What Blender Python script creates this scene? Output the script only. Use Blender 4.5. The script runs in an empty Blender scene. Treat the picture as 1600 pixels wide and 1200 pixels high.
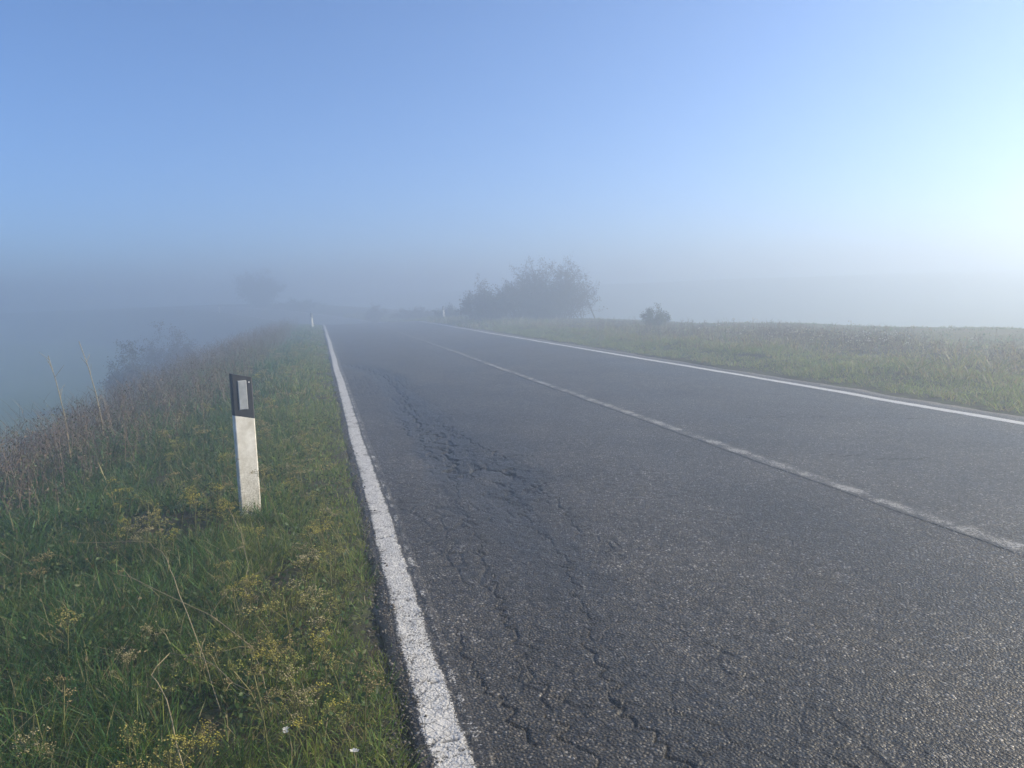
import bpy, math, random
import numpy as np
from mathutils import Matrix, Vector

R = math.radians
rng = np.random.default_rng(11)
random.seed(11)
sc = bpy.context.scene
col = sc.collection

# ------------------------------------------------------------------ camera
YAW, PITCH, ROLL, EYE = R(13.87), R(6.43), R(-2.0), 1.35
fw = Vector((math.sin(YAW)*math.cos(PITCH), math.cos(YAW)*math.cos(PITCH), -math.sin(PITCH)))
rt = Vector((math.cos(YAW), -math.sin(YAW), 0))
up = rt.cross(fw)
cr = rt*math.cos(ROLL) + up*math.sin(ROLL)
cu = up*math.cos(ROLL) - rt*math.sin(ROLL)
cam_d = bpy.data.cameras.new('camera')
cam_d.lens = 27.0; cam_d.sensor_width = 36.0
cam_d.clip_start = 0.05; cam_d.clip_end = 5000
cam = bpy.data.objects.new('camera', cam_d)
col.objects.link(cam)
M = Matrix.Identity(4)
for i in range(3):
    M[i][0], M[i][1], M[i][2] = cr[i], cu[i], -fw[i]
M[2][3] = EYE
cam.matrix_world = M
sc.camera = cam

# ------------------------------------------------------------------ light
SUN_AZ, SUN_EL = YAW + R(78), R(25)          # azimuth from +Y towards +X
SUN_STRENGTH, SKY_STRENGTH, EXPOSURE = 4.8, 0.114, 0.94
world = bpy.data.worlds.new('World'); sc.world = world; world.use_nodes = True
wn = world.node_tree.nodes; wl = world.node_tree.links
for n in list(wn): wn.remove(n)
sky = wn.new('ShaderNodeTexSky'); sky.sky_type = 'NISHITA'; sky.sun_disc = False
sky.sun_elevation = SUN_EL; sky.sun_rotation = SUN_AZ
sky.altitude = 200; sky.air_density = 0.72; sky.dust_density = 0.2; sky.ozone_density = 6.6
bg = wn.new('ShaderNodeBackground'); bg.inputs[1].default_value = SKY_STRENGTH
wo = wn.new('ShaderNodeOutputWorld')
wl.new(sky.outputs[0], bg.inputs[0]); wl.new(bg.outputs[0], wo.inputs[0])
sun_d = bpy.data.lights.new('sun', 'SUN'); sun_d.energy = SUN_STRENGTH; sun_d.angle = R(0.5)
sun_d.color = (1.0, 0.85, 0.62)
sun = bpy.data.objects.new('sun', sun_d); col.objects.link(sun)
sdir = Vector((math.sin(SUN_AZ)*math.cos(SUN_EL), math.cos(SUN_AZ)*math.cos(SUN_EL), math.sin(SUN_EL)))
sun.rotation_euler = sdir.to_track_quat('Z', 'Y').to_euler()
sun.location = sdir*60
sc.view_settings.view_transform = 'Standard'
sc.view_settings.look = 'None'
sc.view_settings.exposure = EXPOSURE
sc.view_settings.gamma = 1.0
sc.view_settings.use_curve_mapping = False
sc.cycles.max_bounces = 8; sc.cycles.volume_bounces = 3
sc.cycles.transparent_max_bounces = 12
sc.cycles.use_denoising = True

FOG_DENSITY, FOG_G, FOG_COLOR = 0.0290, 0.58, (0.650, 0.755, 0.865, 1)

# ------------------------------------------------------------------ helpers
def smooth(t):
    t = np.clip(t, 0, 1); return t*t*(3-2*t)

def hash2(ix, iy, seed):
    h = (ix.astype(np.int64)*374761393 + iy.astype(np.int64)*668265263 + seed*1442695041) & 0x7fffffff
    h = ((h ^ (h >> 13))*1274126177) & 0x7fffffff
    return ((h ^ (h >> 16)) & 0xffff)/65535.0

def vnoise(x, y, seed=0):
    x = np.asarray(x, float); y = np.asarray(y, float)
    ix = np.floor(x); iy = np.floor(y)
    fx = x-ix; fy = y-iy
    fx = fx*fx*(3-2*fx); fy = fy*fy*(3-2*fy)
    a = hash2(ix, iy, seed); b = hash2(ix+1, iy, seed)
    c = hash2(ix, iy+1, seed); d = hash2(ix+1, iy+1, seed)
    return (a*(1-fx)+b*fx)*(1-fy) + (c*(1-fx)+d*fx)*fy

def fbm(x, y, seed=0, oct=4):
    s = 0; a = 0.5
    for o in range(oct):
        s = s + a*vnoise(np.asarray(x)*2**o, np.asarray(y)*2**o, seed+o*17); a *= 0.5
    return s

def link(name, me, mat=None, parent=None):
    o = bpy.data.objects.new(name, me)
    col.objects.link(o)
    if mat and me is not None and not me.materials: me.materials.append(mat)
    if parent: o.parent = parent
    return o

def tri_mesh(name, V, T, tint=None, smooth_shade=False, attrs=None):
    V = np.asarray(V, np.float32); T = np.asarray(T, np.int32)
    me = bpy.data.meshes.new(name)
    k = T.shape[1]
    me.vertices.add(len(V)); me.vertices.foreach_set('co', V.ravel())
    me.loops.add(T.size); me.loops.foreach_set('vertex_index', T.ravel())
    me.polygons.add(len(T))
    me.polygons.foreach_set('loop_start', np.arange(0, T.size, k, dtype=np.int32))
    me.polygons.foreach_set('loop_total', np.full(len(T), k, np.int32))
    if smooth_shade:
        me.polygons.foreach_set('use_smooth', np.ones(len(T), bool))
    me.update(calc_edges=True)
    if tint is not None:
        a = me.color_attributes.new('tint', 'FLOAT_COLOR', 'POINT')
        c4 = np.ones((len(V), 4), np.float32); c4[:, :3] = tint
        a.data.foreach_set('color', c4.ravel())
    for nm, val in (attrs or {}).items():
        a = me.attributes.new(nm, 'FLOAT', 'POINT')
        a.data.foreach_set('value', np.asarray(val, np.float32).ravel())
    return me

def tag(o, label=None, cat=None, group=None, kind=None):
    if label: o['label'] = label
    if cat: o['category'] = cat
    if group: o['group'] = group
    if kind: o['kind'] = kind
    return o

def empty(name, loc, rz=0):
    o = bpy.data.objects.new(name, None); col.objects.link(o)
    o.empty_display_size = 0.1
    o.location = loc; o.rotation_euler = (0, 0, rz)
    return o

# ------------------------------------------------------------------ materials
def new_mat(name):
    m = bpy.data.materials.new(name); m.use_nodes = True
    nt = m.node_tree
    for n in list(nt.nodes): nt.nodes.remove(n)
    out = nt.nodes.new('ShaderNodeOutputMaterial')
    return m, nt, out

class N:
    """small node-building helper"""
    def __init__(s, nt): s.nt = nt
    def n(s, t, **kw):
        x = s.nt.nodes.new(t)
        for k, v in kw.items(): setattr(x, k, v)
        return x
    def put(s, sock, v):
        if isinstance(v, bpy.types.NodeSocket): s.nt.links.new(v, sock)
        else: sock.default_value = v
    def math(s, op, a, b=0.0, clamp=False):
        x = s.n('ShaderNodeMath', operation=op, use_clamp=clamp)
        s.put(x.inputs[0], a); s.put(x.inputs[1], b); return x.outputs[0]
    def mix(s, f, a, b, blend='MIX'):
        x = s.n('ShaderNodeMix', data_type='RGBA', blend_type=blend)
        s.put(x.inputs[0], f); s.put(x.inputs[6], a); s.put(x.inputs[7], b); return x.outputs[2]
    def rng(s, v, a, b, c=0.0, d=1.0):
        x = s.n('ShaderNodeMapRange'); x.clamp = True
        s.put(x.inputs[0], v)
        for i, q in enumerate((a, b, c, d)): s.put(x.inputs[i+1], q)
        return x.outputs[0]
    def coord(s): return s.n('ShaderNodeTexCoord').outputs['Object']
    def noise(s, vec, scale, detail=4, rough=0.55):
        x = s.n('ShaderNodeTexNoise'); s.put(x.inputs['Vector'], vec)
        x.inputs['Scale'].default_value = scale; x.inputs['Detail'].default_value = detail
        x.inputs['Roughness'].default_value = rough; return x.outputs[0]
    def voronoi(s, vec, scale, feature='F1', rnd=1.0):
        x = s.n('ShaderNodeTexVoronoi', feature=feature); s.put(x.inputs['Vector'], vec)
        x.inputs['Scale'].default_value = scale; x.inputs['Randomness'].default_value = rnd; return x
    def attr(s, name):
        return s.n('ShaderNodeAttribute', attribute_name=name)

def asphalt_sockets(b):
    """colour, roughness and height of old coarse asphalt"""
    co = b.coord()
    v1 = b.voronoi(co, 92)
    v2 = b.voronoi(co, 230)
    sep = b.n('ShaderNodeSeparateColor'); b.put(sep.inputs[0], v1.outputs['Color'])
    rnd, rnd2 = sep.outputs[0], sep.outputs[1]
    big = b.noise(co, 0.9, 5)
    mid = b.noise(co, 9, 4)
    tone = b.math('MULTIPLY', b.rng(big, 0.3, 0.7, 0.62, 1.30), b.rng(mid, 0.3, 0.7, 0.8, 1.2))
    cA = b.mix(b.math('POWER', rnd, 2.2), (0.034, 0.0295, 0.0230, 1), (0.165, 0.143, 0.108, 1))
    chip = b.math('MULTIPLY', b.rng(rnd2, 0.92, 0.95), b.rng(mid, 0.35, 0.6, 0.35, 1.0))
    cB = b.mix(chip, cA, (0.34, 0.315, 0.27, 1))
    gap = b.rng(v1.outputs['Distance'], 0.35, 0.62)
    cC = b.mix(b.math('MULTIPLY', gap, 0.7), cB, (0.016, 0.015, 0.0135, 1))
    toned = b.mix(1.0, cC, b.n('ShaderNodeCombineColor').outputs[0], 'MULTIPLY')
    comb = [x for x in b.nt.nodes if x.type == 'COMBINE_COLOR'][-1]
    for i in range(3): b.put(comb.inputs[i], tone)
    soil = b.attr('soil').outputs['Fac']
    sn = b.noise(co, 17, 6, 0.7)
    sm = b.rng(b.math('ADD', soil, b.math('MULTIPLY', b.math('SUBTRACT', sn, 0.5), 1.6)), 0.35, 0.65)
    toned = b.mix(b.math('MULTIPLY', sm, 0.85), toned, b.mix(b.noise(co, 150, 3, 0.7), (0.034, 0.027, 0.018, 1), (0.16, 0.13, 0.09, 1)))
    crack = b.attr('crack').outputs['Fac']; damp = b.attr('damp').outputs['Fac']
    cD = b.mix(b.math('MULTIPLY', damp, 0.62), toned, (0.014, 0.015, 0.017, 1))
    cE = b.mix(b.math('MULTIPLY', crack, 0.75), cD, (0.010, 0.010, 0.010, 1))
    h = b.math('ADD', b.math('MULTIPLY', b.rng(v1.outputs['Distance'], 0.1, 0.7, 1, 0), b.rng(rnd, 0, 1, 0.45, 1.0)),
               b.math('MULTIPLY', v2.outputs['Distance'], -0.25))
    rough = b.math('SUBTRACT', b.rng(rnd2, 0, 1, 0.68, 0.40), b.math('MULTIPLY', damp, 0.06))
    return co, cE, rough, h

def mat_asphalt():
    m, nt, out = new_mat('asphalt'); b = N(nt)
    co, c, r, h = asphalt_sockets(b)
    p = b.n('ShaderNodeBsdfPrincipled')
    b.put(p.inputs['Base Color'], c); b.put(p.inputs['Roughness'], r)
    p.inputs['Specular IOR Level'].default_value = 0.45
    bp = b.n('ShaderNodeBump'); bp.inputs['Strength'].default_value = 0.75; bp.inputs['Distance'].default_value = 0.0065
    b.put(bp.inputs['Height'], h); b.put(p.inputs['Normal'], bp.outputs[0])
    b.put(out.inputs[0], p.outputs[0]); return m

def mat_paint(name, wear, white=0.62, crackle=0.6, patch=0.7):
    m, nt, out = new_mat(name); b = N(nt)
    co, c, r, h = asphalt_sockets(b)
    edge = b.attr('edge').outputs['Fac']          # 0 in the middle of the stripe, 1 at its rim
    n1 = b.noise(co, 55, 5, 0.7); n2 = b.noise(co, 5, 3)
    n3 = b.noise(co, 160, 2, 0.6)
    score = b.math('ADD', b.math('ADD', b.math('MULTIPLY', n1, 0.9), b.math('MULTIPLY', n2, patch)), b.math('MULTIPLY', n3, 0.5))
    lim = b.math('ADD', b.math('MULTIPLY', b.math('POWER', edge, 3.0), 0.42), wear)
    paint = b.rng(b.math('SUBTRACT', score, lim), 0.0, 0.10)
    ve = b.voronoi(co, 26, 'DISTANCE_TO_EDGE')
    ck = b.rng(ve.outputs['Distance'], 0.012, 0.045, 1, 0)
    ck = b.math('MULTIPLY', ck, b.rng(n2, 0.35, 0.6, 0.15, 1.0))
    ck = b.math('MULTIPLY', ck, crackle)
    crack = b.attr('crack').outputs['Fac']
    paint = b.math('MULTIPLY', paint, b.math('SUBTRACT', 1.0, ck))
    paint = b.math('MULTIPLY', paint, b.math('SUBTRACT', 1.0, b.math('MULTIPLY', crack, 0.85)))
    dirt = b.rng(b.noise(co, 22, 5, 0.65), 0.3, 0.75, 0.72, 1.06)
    wc = b.n('ShaderNodeCombineColor')
    for i, k in enumerate((1.02, 1.0, 0.94)): b.put(wc.inputs[i], b.math('MULTIPLY', dirt, white*k))
    colr = b.mix(paint, c, wc.outputs[0])
    p = b.n('ShaderNodeBsdfPrincipled')
    b.put(p.inputs['Base Color'], colr); b.put(p.inputs['Roughness'], b.math('ADD', b.math('MULTIPLY', paint, 0.1), 0.55))
    bp = b.n('ShaderNodeBump'); bp.inputs['Strength'].default_value = 0.6; bp.inputs['Distance'].default_value = 0.005
    b.put(bp.inputs['Height'], b.math('ADD', h, b.math('MULTIPLY', paint, 0.5))); b.put(p.inputs['Normal'], bp.outputs[0])
    b.put(out.inputs[0], p.outputs[0]); return m

def mat_leaf(name, transl=0.35, rough=0.5):
    m, nt, out = new_mat(name); b = N(nt)
    t = b.attr('tint').outputs['Color']
    p = b.n('ShaderNodeBsdfPrincipled'); b.put(p.inputs['Base Color'], t); p.inputs['Roughness'].default_value = rough
    p.inputs['Specular IOR Level'].default_value = 0.35
    tr = b.n('ShaderNodeBsdfTranslucent'); b.put(tr.inputs[0], t)
    mx = b.n('ShaderNodeMixShader'); mx.inputs[0].default_value = transl
    b.put(mx.inputs[1], p.outputs[0]); b.put(mx.inputs[2], tr.outputs[0])
    b.put(out.inputs[0], mx.outputs[0]); return m

def mat_plain(name, color, rough=0.5, noise_scale=30, var=0.25, spec=0.5, bump=0.0):
    m, nt, out = new_mat(name); b = N(nt)
    co = b.coord(); n = b.noise(co, noise_scale, 5, 0.6)
    c = b.mix(b.rng(n, 0.3, 0.7), tuple(q*(1-var) for q in color)+(1,), tuple(min(1, q*(1+var*0.6)) for q in color)+(1,))
    p = b.n('ShaderNodeBsdfPrincipled'); b.put(p.inputs['Base Color'], c); p.inputs['Roughness'].default_value = rough
    p.inputs['Specular IOR Level'].default_value = spec
    if bump:
        bp = b.n('ShaderNodeBump'); bp.inputs['Strength'].default_value = bump; bp.inputs['Distance'].default_value = 0.003
        b.put(bp.inputs['Height'], n); b.put(p.inputs['Normal'], bp.outputs[0])
    b.put(out.inputs[0], p.outputs[0]); return m

def mat_ground():
    m, nt, out = new_mat('verge_soil_and_field'); b = N(nt)
    co = b.coord()
    n1 = b.noise(co, 0.35, 5); n2 = b.noise(co, 6, 6, 0.65); n3 = b.noise(co, 40, 4, 0.7)
    g = b.mix(b.rng(n2, 0.35, 0.65), (0.045, 0.062, 0.024, 1), (0.085, 0.10, 0.040, 1))
    s = b.mix(n3, (0.030, 0.026, 0.020, 1), (0.075, 0.064, 0.045, 1))
    field = b.attr('field').outputs['Fac']
    fl = b.mix(b.rng(n1, 0.35, 0.65), (0.085, 0.165, 0.065, 1), (0.12, 0.19, 0.085, 1))
    fr = b.mix(b.rng(n1, 0.35, 0.65), (0.080, 0.105, 0.040, 1), (0.15, 0.13, 0.07, 1))
    fr = b.mix(b.rng(n3, 0.4, 0.7, 0, 0.6), fr, (0.09, 0.07, 0.045, 1))
    sx = b.n('ShaderNodeSeparateXYZ'); b.put(sx.inputs[0], co)
    f = b.mix(b.rng(sx.outputs[0], -4, 4), fl, fr)
    near = b.mix(b.rng(n2, 0.42, 0.62), s, g)
    c = b.mix(field, near, f)
    p = b.n('ShaderNodeBsdfPrincipled'); b.put(p.inputs['Base Color'], c); p.inputs['Roughness'].default_value = 0.9
    p.inputs['Specular IOR Level'].default_value = 0.2
    bp = b.n('ShaderNodeBump'); bp.inputs['Strength'].default_value = 0.8; bp.inputs['Distance'].default_value = 0.03
    b.put(bp.inputs['Height'], b.math('ADD', n2, n3)); b.put(p.inputs['Normal'], bp.outputs[0])
    b.put(out.inputs[0], p.outputs[0]); return m

def mat_post_white():
    m, nt, out = new_mat('weathered_white_plastic'); b = N(nt)
    co = b.coord()
    n = b.noise(co, 14, 6, 0.65); fine = b.noise(co, 90, 4, 0.7)
    c = b.mix(b.rng(n, 0.35, 0.70), (0.80, 0.78, 0.71, 1), (0.52, 0.49, 0.41, 1))
    sp = b.n('ShaderNodeSeparateXYZ'); b.put(sp.inputs[0], co)
    splash = b.math('MULTIPLY', b.rng(sp.outputs[2], 0.05, 0.50, 1, 0), b.rng(fine, 0.42, 0.60))
    c = b.mix(b.math('MULTIPLY', splash, 0.75), c, (0.16, 0.13, 0.09, 1))
    p = b.n('ShaderNodeBsdfPrincipled'); b.put(p.inputs['Base Color'], c); p.inputs['Roughness'].default_value = 0.45
    bp = b.n('ShaderNodeBump'); bp.inputs['Strength'].default_value = 0.2; bp.inputs['Distance'].default_value = 0.002
    b.put(bp.inputs['Height'], fine); b.put(p.inputs['Normal'], bp.outputs[0])
    b.put(out.inputs[0], p.outputs[0]); return m

def mat_reflector():
    m, nt, out = new_mat('prismatic_reflector'); b = N(nt)
    co = b.coord()
    v = b.voronoi(co, 420, 'F1', 0.0)
    n = b.noise(co, 30, 4)
    c = b.mix(b.rng(n, 0.3, 0.7), (0.26, 0.28, 0.30, 1), (0.36, 0.38, 0.39, 1))
    p = b.n('ShaderNodeBsdfPrincipled'); b.put(p.inputs['Base Color'], c); p.inputs['Roughness'].default_value = 0.28
    bp = b.n('ShaderNodeBump'); bp.inputs['Strength'].default_value = 0.35; bp.inputs['Distance'].default_value = 0.001
    b.put(bp.inputs['Height'], v.outputs['Distance']); b.put(p.inputs['Normal'], bp.outputs[0])
    b.put(out.inputs[0], p.outputs[0]); return m

ASPHALT = mat_asphalt()
PAINT_EDGE = mat_paint('edge_line_paint', 0.85, 0.60, 0.7)
PAINT_CENTRE = mat_paint('worn_centre_line_paint', 1.08, 0.36, 0.8, 0.85)
PAINT_FAR = mat_paint('far_edge_line_paint', 0.52, 0.70, 0.3)
GROUND = mat_ground()
GRASS = mat_leaf('grass_blades', 0.45, 0.5)
LEAF = mat_leaf('shrub_leaves', 0.3, 0.55)
FLOWER = mat_leaf('flower_heads', 0.3, 0.6)
BARK = mat_plain('twig_bark', (0.085, 0.068, 0.052), 0.85, 25, 0.35, 0.2, 0.5)
STALK = mat_plain('dry_stalk', (0.30, 0.25, 0.14), 0.65, 40, 0.3, 0.3)
STONE = mat_plain('gravel_stone', (0.13, 0.12, 0.105), 0.8, 60, 0.4, 0.3, 0.4)
POST_WHITE = mat_post_white()
POST_BLACK = mat_plain('faded_black_plastic', (0.028, 0.032, 0.040), 0.5, 40, 0.3, 0.5, 0.1)
REFLECTOR = mat_reflector()
RIVET = mat_plain('rivet_metal', (0.65, 0.65, 0.63), 0.35, 80, 0.1, 0.6)

# ------------------------------------------------------------------ the lie of the land
S_L, S_C, S_R = 0.290, 3.355, 6.415           # stripe centres across the road (m from the camera's line)
EDGE_L, EDGE_R = 0.17, 6.78

def cx(y):
    y = np.asarray(y, float)
    d = np.clip(y-50, 0, 50)
    return -(d*d)/124.0 - np.clip(y-100, 0, None)*0.806

def zr(y):
    y = np.asarray(y, float)
    return -0.40*smooth((y-49)/18) + 2.0*smooth((y-60)/44) - 1.2*smooth((y-130)/120)

def lateral(s, y):
    t = np.clip(-(s+1.45), 0, None)
    z = -3.4*smooth(t/8.5) - 0.022*np.clip(t-6, 0, 60)
    z = z + 0.13*smooth((s-6.8)/1.6)
    s0 = np.clip(19.5-0.25*np.asarray(y, float), 11.0, 18.0)
    u = np.clip(s-s0, 0, None)
    z = z - 2.9*smooth(u/28) + 4.1*smooth((s-38)/45)
    return z

def ground_z(x, y):
    s = np.asarray(x, float)-cx(y)
    z = zr(y) + lateral(s, y)
    inside = smooth((s-0.14)/0.12)*smooth((6.82-s)/0.14)
    rough = (fbm(np.asarray(x)*1.7, np.asarray(y)*1.7, 5)-0.47)*0.10 + (fbm(np.asarray(x)*0.3, np.asarray(y)*0.3, 9)-0.47)*0.22
    away = 0.25 + 0.75*smooth(np.maximum(-s-0.1, s-7.0)/0.9)
    z = z + rough*away*(1-inside) - 0.008 - 0.05*inside
    return z

# cracks: meandering polylines in road coordinates (s, y, width, depth)
def meander(pts, amp, step):
    out = [np.array(pts[0], float)]
    for a, b_ in zip(pts[:-1], pts[1:]):
        a = np.array(a, float); b_ = np.array(b_, float)
        L = np.hypot(*(b_-a)); n = max(2, int(L/step))
        d = (b_-a)/max(L, 1e-6); nrm = np.array((-d[1], d[0]))
        for i in range(1, n+1):
            q = a+(b_-a)*i/n
            if i < n: q = q + nrm*rng.normal()*amp
            out.append(q)
    return np.array(out)

CR = []
main = [(0.61, 17.2), (0.95, 15.6), (1.15, 13.6), (1.07, 10.5), (1.03, 9.55), (1.0, 8.12), (1.07, 7.21), (0.99, 5.92),
        (1.24, 5.99), (1.36, 5.6), (1.17, 4.75), (1.17, 4.1), (1.17, 3.7), (1.1, 3.34)]
CR.append((meander(main[:10], 0.05, 0.08), 0.016, 0.016))
CR.append((meander(main[9:], 0.035, 0.04), 0.0055, 0.006))
CR.append((meander([(1.25, 8.37), (1.32, 7.1), (1.46, 6.25), (1.69, 6.23)], 0.04, 0.07), 0.011, 0.010))
CR.append((meander([(0.84, 8.56), (0.88, 6.96), (0.99, 5.92)], 0.04, 0.07), 0.011, 0.010))
CR.append((meander([(0.52, 2.44), (0.515, 2.26), (0.56, 2.12)], 0.018, 0.025), 0.0055, 0.008))
CR.append((meander([(0.86, 2.25), (0.91, 2.10), (0.95, 1.85)], 0.018, 0.025), 0.0055, 0.008))
CR.append((meander([(0.47, 3.1), (0.46, 2.75), (0.50, 2.45)], 0.016, 0.03), 0.005, 0.006))
CR.append((meander([(1.1, 3.34), (1.02, 2.95), (0.92, 2.6), (0.88, 2.25)], 0.02, 0.04), 0.0055, 0.006))
CR.append((meander([(1.36, 5.6), (1.45, 4.9), (1.40, 4.2), (1.46, 3.6)], 0.03, 0.05), 0.0055, 0.006))
CR.append((meander([(0.99, 5.92), (0.82, 5.0), (0.80, 4.2), (0.72, 3.5), (0.70, 2.9), (0.66, 2.3), (0.70, 1.7)], 0.025, 0.04), 0.0055, 0.006))
CR.append((meander([(0.382, 6.2), (0.378, 4.2), (0.370, 3.2), (0.372, 2.4), (0.365, 1.7)], 0.007, 0.03), 0.005, 0.004))
for k in range(16):                              # short cross cracks linking them
    s0 = 0.5+rng.random()*0.9; y0 = 2.0+rng.random()*6.0
    CR.append((meander([(s0, y0), (s0+0.15+rng.random()*0.25, y0+rng.normal()*0.15)], 0.012, 0.04), 0.0040, 0.004))
for (yy, a) in ((2.21, 0.02), (2.62, -0.01), (3.4, 0.02), (4.35, 0.03), (5.6, 0.02), (7.4, 0.03), (9.6, 0.02), (13.0, 0.03)):   # cracks through the edge stripe
    CR.append((meander([(0.21, yy), (0.375, yy+a)], 0.010, 0.02), 0.0035+0.0006*yy, 0.006))
CR.append((meander([(4.0, 7.3), (4.9, 7.0), (5.9, 6.4)], 0.03, 0.1), 0.012, 0.010))
CR.append((meander([(3.7, 5.5), (4.2, 5.0), (4.5, 4.8)], 0.03, 0.1), 0.010, 0.010))

def road_fields(s, y):
    """height above the smooth road, crack mask and damp-stain mask at points (s, y)"""
    s = np.asarray(s, float); y = np.asarray(y, float)
    crack = np.zeros_like(s); cut = np.zeros_like(s)
    for pts, w, dep in CR:
        lo = pts.min(0)-0.06; hi = pts.max(0)+0.06
        sel = np.where((s > lo[0]) & (s < hi[0]) & (y > lo[1]) & (y < hi[1]))[0]
        if len(sel) == 0: continue
        P = np.stack((s[sel], y[sel]), 1); dmin = np.full(len(sel), 9.0)
        for a, b_ in zip(pts[:-1], pts[1:]):
            ab = b_-a; L2 = max((ab**2).sum(), 1e-9)
            t = np.clip(((P-a)@ab)/L2, 0, 1)
            dmin = np.minimum(dmin, np.hypot(*(P-a-t[:, None]*ab).T))
        wv = w*(0.25+1.3*vnoise(P[:, 0]*11, P[:, 1]*11, 3))
        f = smooth(1.25-dmin/wv)
        crack[sel] = np.maximum(crack[sel], f); cut[sel] = np.maximum(cut[sel], f*dep)
    # sunken, darker broken area along the main crack
    dm = np.full(s.shape, 9.0)
    near = (y > 2) & (y < 19) & (s < 2.6)
    idx = np.where(near)[0]
    P = np.stack((s[idx], y[idx]), 1); d = np.full(len(idx), 9.0)
    mp = np.array(main)
    for a, b_ in zip(mp[:-1], mp[1:]):
        ab = b_-a; t = np.clip(((P-a)@ab)/(ab**2).sum(), 0, 1)
        q = (P-a-t[:, None]*ab)*np.array((1, 0.8)); d = np.minimum(d, np.hypot(*q.T))
    dm[idx] = d
    nz = fbm(s*3.0, y*1.6, 31)
    # interlaced fatigue cracking in the wheel path, cells drawn out along the road
    sel = np.where((s > 0.40) & (s < 2.1) & (y > 1.2) & (y < 18))[0]
    a = (s[sel]+0.025*(fbm(s[sel]*7, y[sel]*7, 55)-0.47))/0.105; c = (y[sel]+0.05*(fbm(s[sel]*6, y[sel]*6, 57)-0.47))/0.23
    ia = np.floor(a); ic = np.floor(c); d1 = np.full(len(sel), 9.0); d2 = np.full(len(sel), 9.0)
    for oa in (-1, 0, 1):
        for oc in (-1, 0, 1):
            pa = ia+oa+hash2(ia+oa, ic+oc, 201); pc = ic+oc+hash2(ia+oa, ic+oc, 202)
            dd = np.hypot((a-pa)*0.105, (c-pc)*0.17)
            d2 = np.minimum(d2, np.maximum(d1, dd)); d1 = np.minimum(d1, dd)
    bandc = np.minimum(dm[sel], np.abs(s[sel]-(0.95+0.12*np.sin(y[sel]*0.9)))*0.75)
    reg = smooth((0.42+0.5*(fbm(s[sel]*2.4, y[sel]*1.2, 59)-0.47)-bandc)/0.18)*(0.25+0.75*smooth((fbm(s[sel]*3.2, y[sel]*1.9, 58)-0.43)/0.14))
    wv = (0.0017+0.0010*np.clip(y[sel], 0, 9))*(0.1+1.6*vnoise(s[sel]*13, y[sel]*13, 60))
    f = smooth(1.3-0.5*(d2-d1)/wv)*reg*smooth((18-y[sel])/4)
    crack[sel] = np.maximum(crack[sel], f); cut[sel] = np.maximum(cut[sel], f*0.0045)
    damp = smooth((0.34+0.5*(nz-0.45)-dm)/0.22)*(0.35+0.65*smooth((y-4.0)/1.5))*(0.7+0.6*nz)
    lane = fbm(s*0.9, y*0.22, 71)
    for tr in (1.05, 2.65, 4.15, 5.70): damp = damp + 0.34*np.exp(-((s-tr)/0.28)**2)*(0.4+1.1*fbm(s*1.5, y*0.35, 73))
    damp = np.clip(damp + 0.40*smooth((lane-0.50)/0.15)*smooth((s-0.5)/0.5), 0, 1)
    z = -cut - 0.020*smooth((0.40-dm)/0.4)*smooth((y-3)/2) + (fbm(s*2.2, y*1.3, 41)-0.47)*0.012 + (fbm(s*0.5, y*0.3, 43)-0.47)*0.03
    z = z + (vnoise(s*28, y*28, 51)-0.5)*0.005*(s < 2.4)*(y < 7)
    z = z - 0.010*smooth((fbm(s*14, y*7, 53)-0.52)/0.10)*smooth((0.34-dm)/0.25)*smooth((y-4.0)/1.5)
    return z, crack, damp

# ------------------------------------------------------------------ ground
def spaced(a, b_, d0, grow):
    v = [a]; d = d0
    while v[-1] < b_:
        v.append(v[-1]+d); d *= grow
    return np.array(v)
gx = np.unique(np.concatenate([-spaced(1.6, 720, 0.10, 1.055), np.arange(-1.6, 0.0, 0.07), np.arange(0.0, 0.32, 0.03),
                               np.arange(0.4, 6.5, 0.4), np.arange(6.55, 7.05, 0.05), spaced(7.1, 720, 0.10, 1.05)]).round(3))
gy = np.unique(np.concatenate([-spaced(0.5, 300, 0.3, 1.15), np.arange(-0.4, 12, 0.15), spaced(12, 1250, 0.18, 1.035)]).round(3))
SS, YY = np.meshgrid(gx, gy)
XX = SS+cx(YY)*(np.abs(SS) < 1e9)
ZZ = ground_z(XX, YY)
W = len(gx); H = len(gy)
idx = np.arange(W*H).reshape(H, W)
Q = np.stack((idx[:-1, :-1], idx[:-1, 1:], idx[1:, 1:], idx[1:, :-1]), -1).reshape(-1, 4)
fieldm = np.maximum(smooth((-SS-8)/3), smooth((SS-11)/3))
me = tri_mesh('ground', np.stack((XX, YY, ZZ), -1).reshape(-1, 3), Q, smooth_shade=True, attrs={'field': fieldm})
g_o = link('ground', me, GROUND); tag(g_o, 'grassy verges and fields falling away either side of the road', kind='structure')

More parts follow.
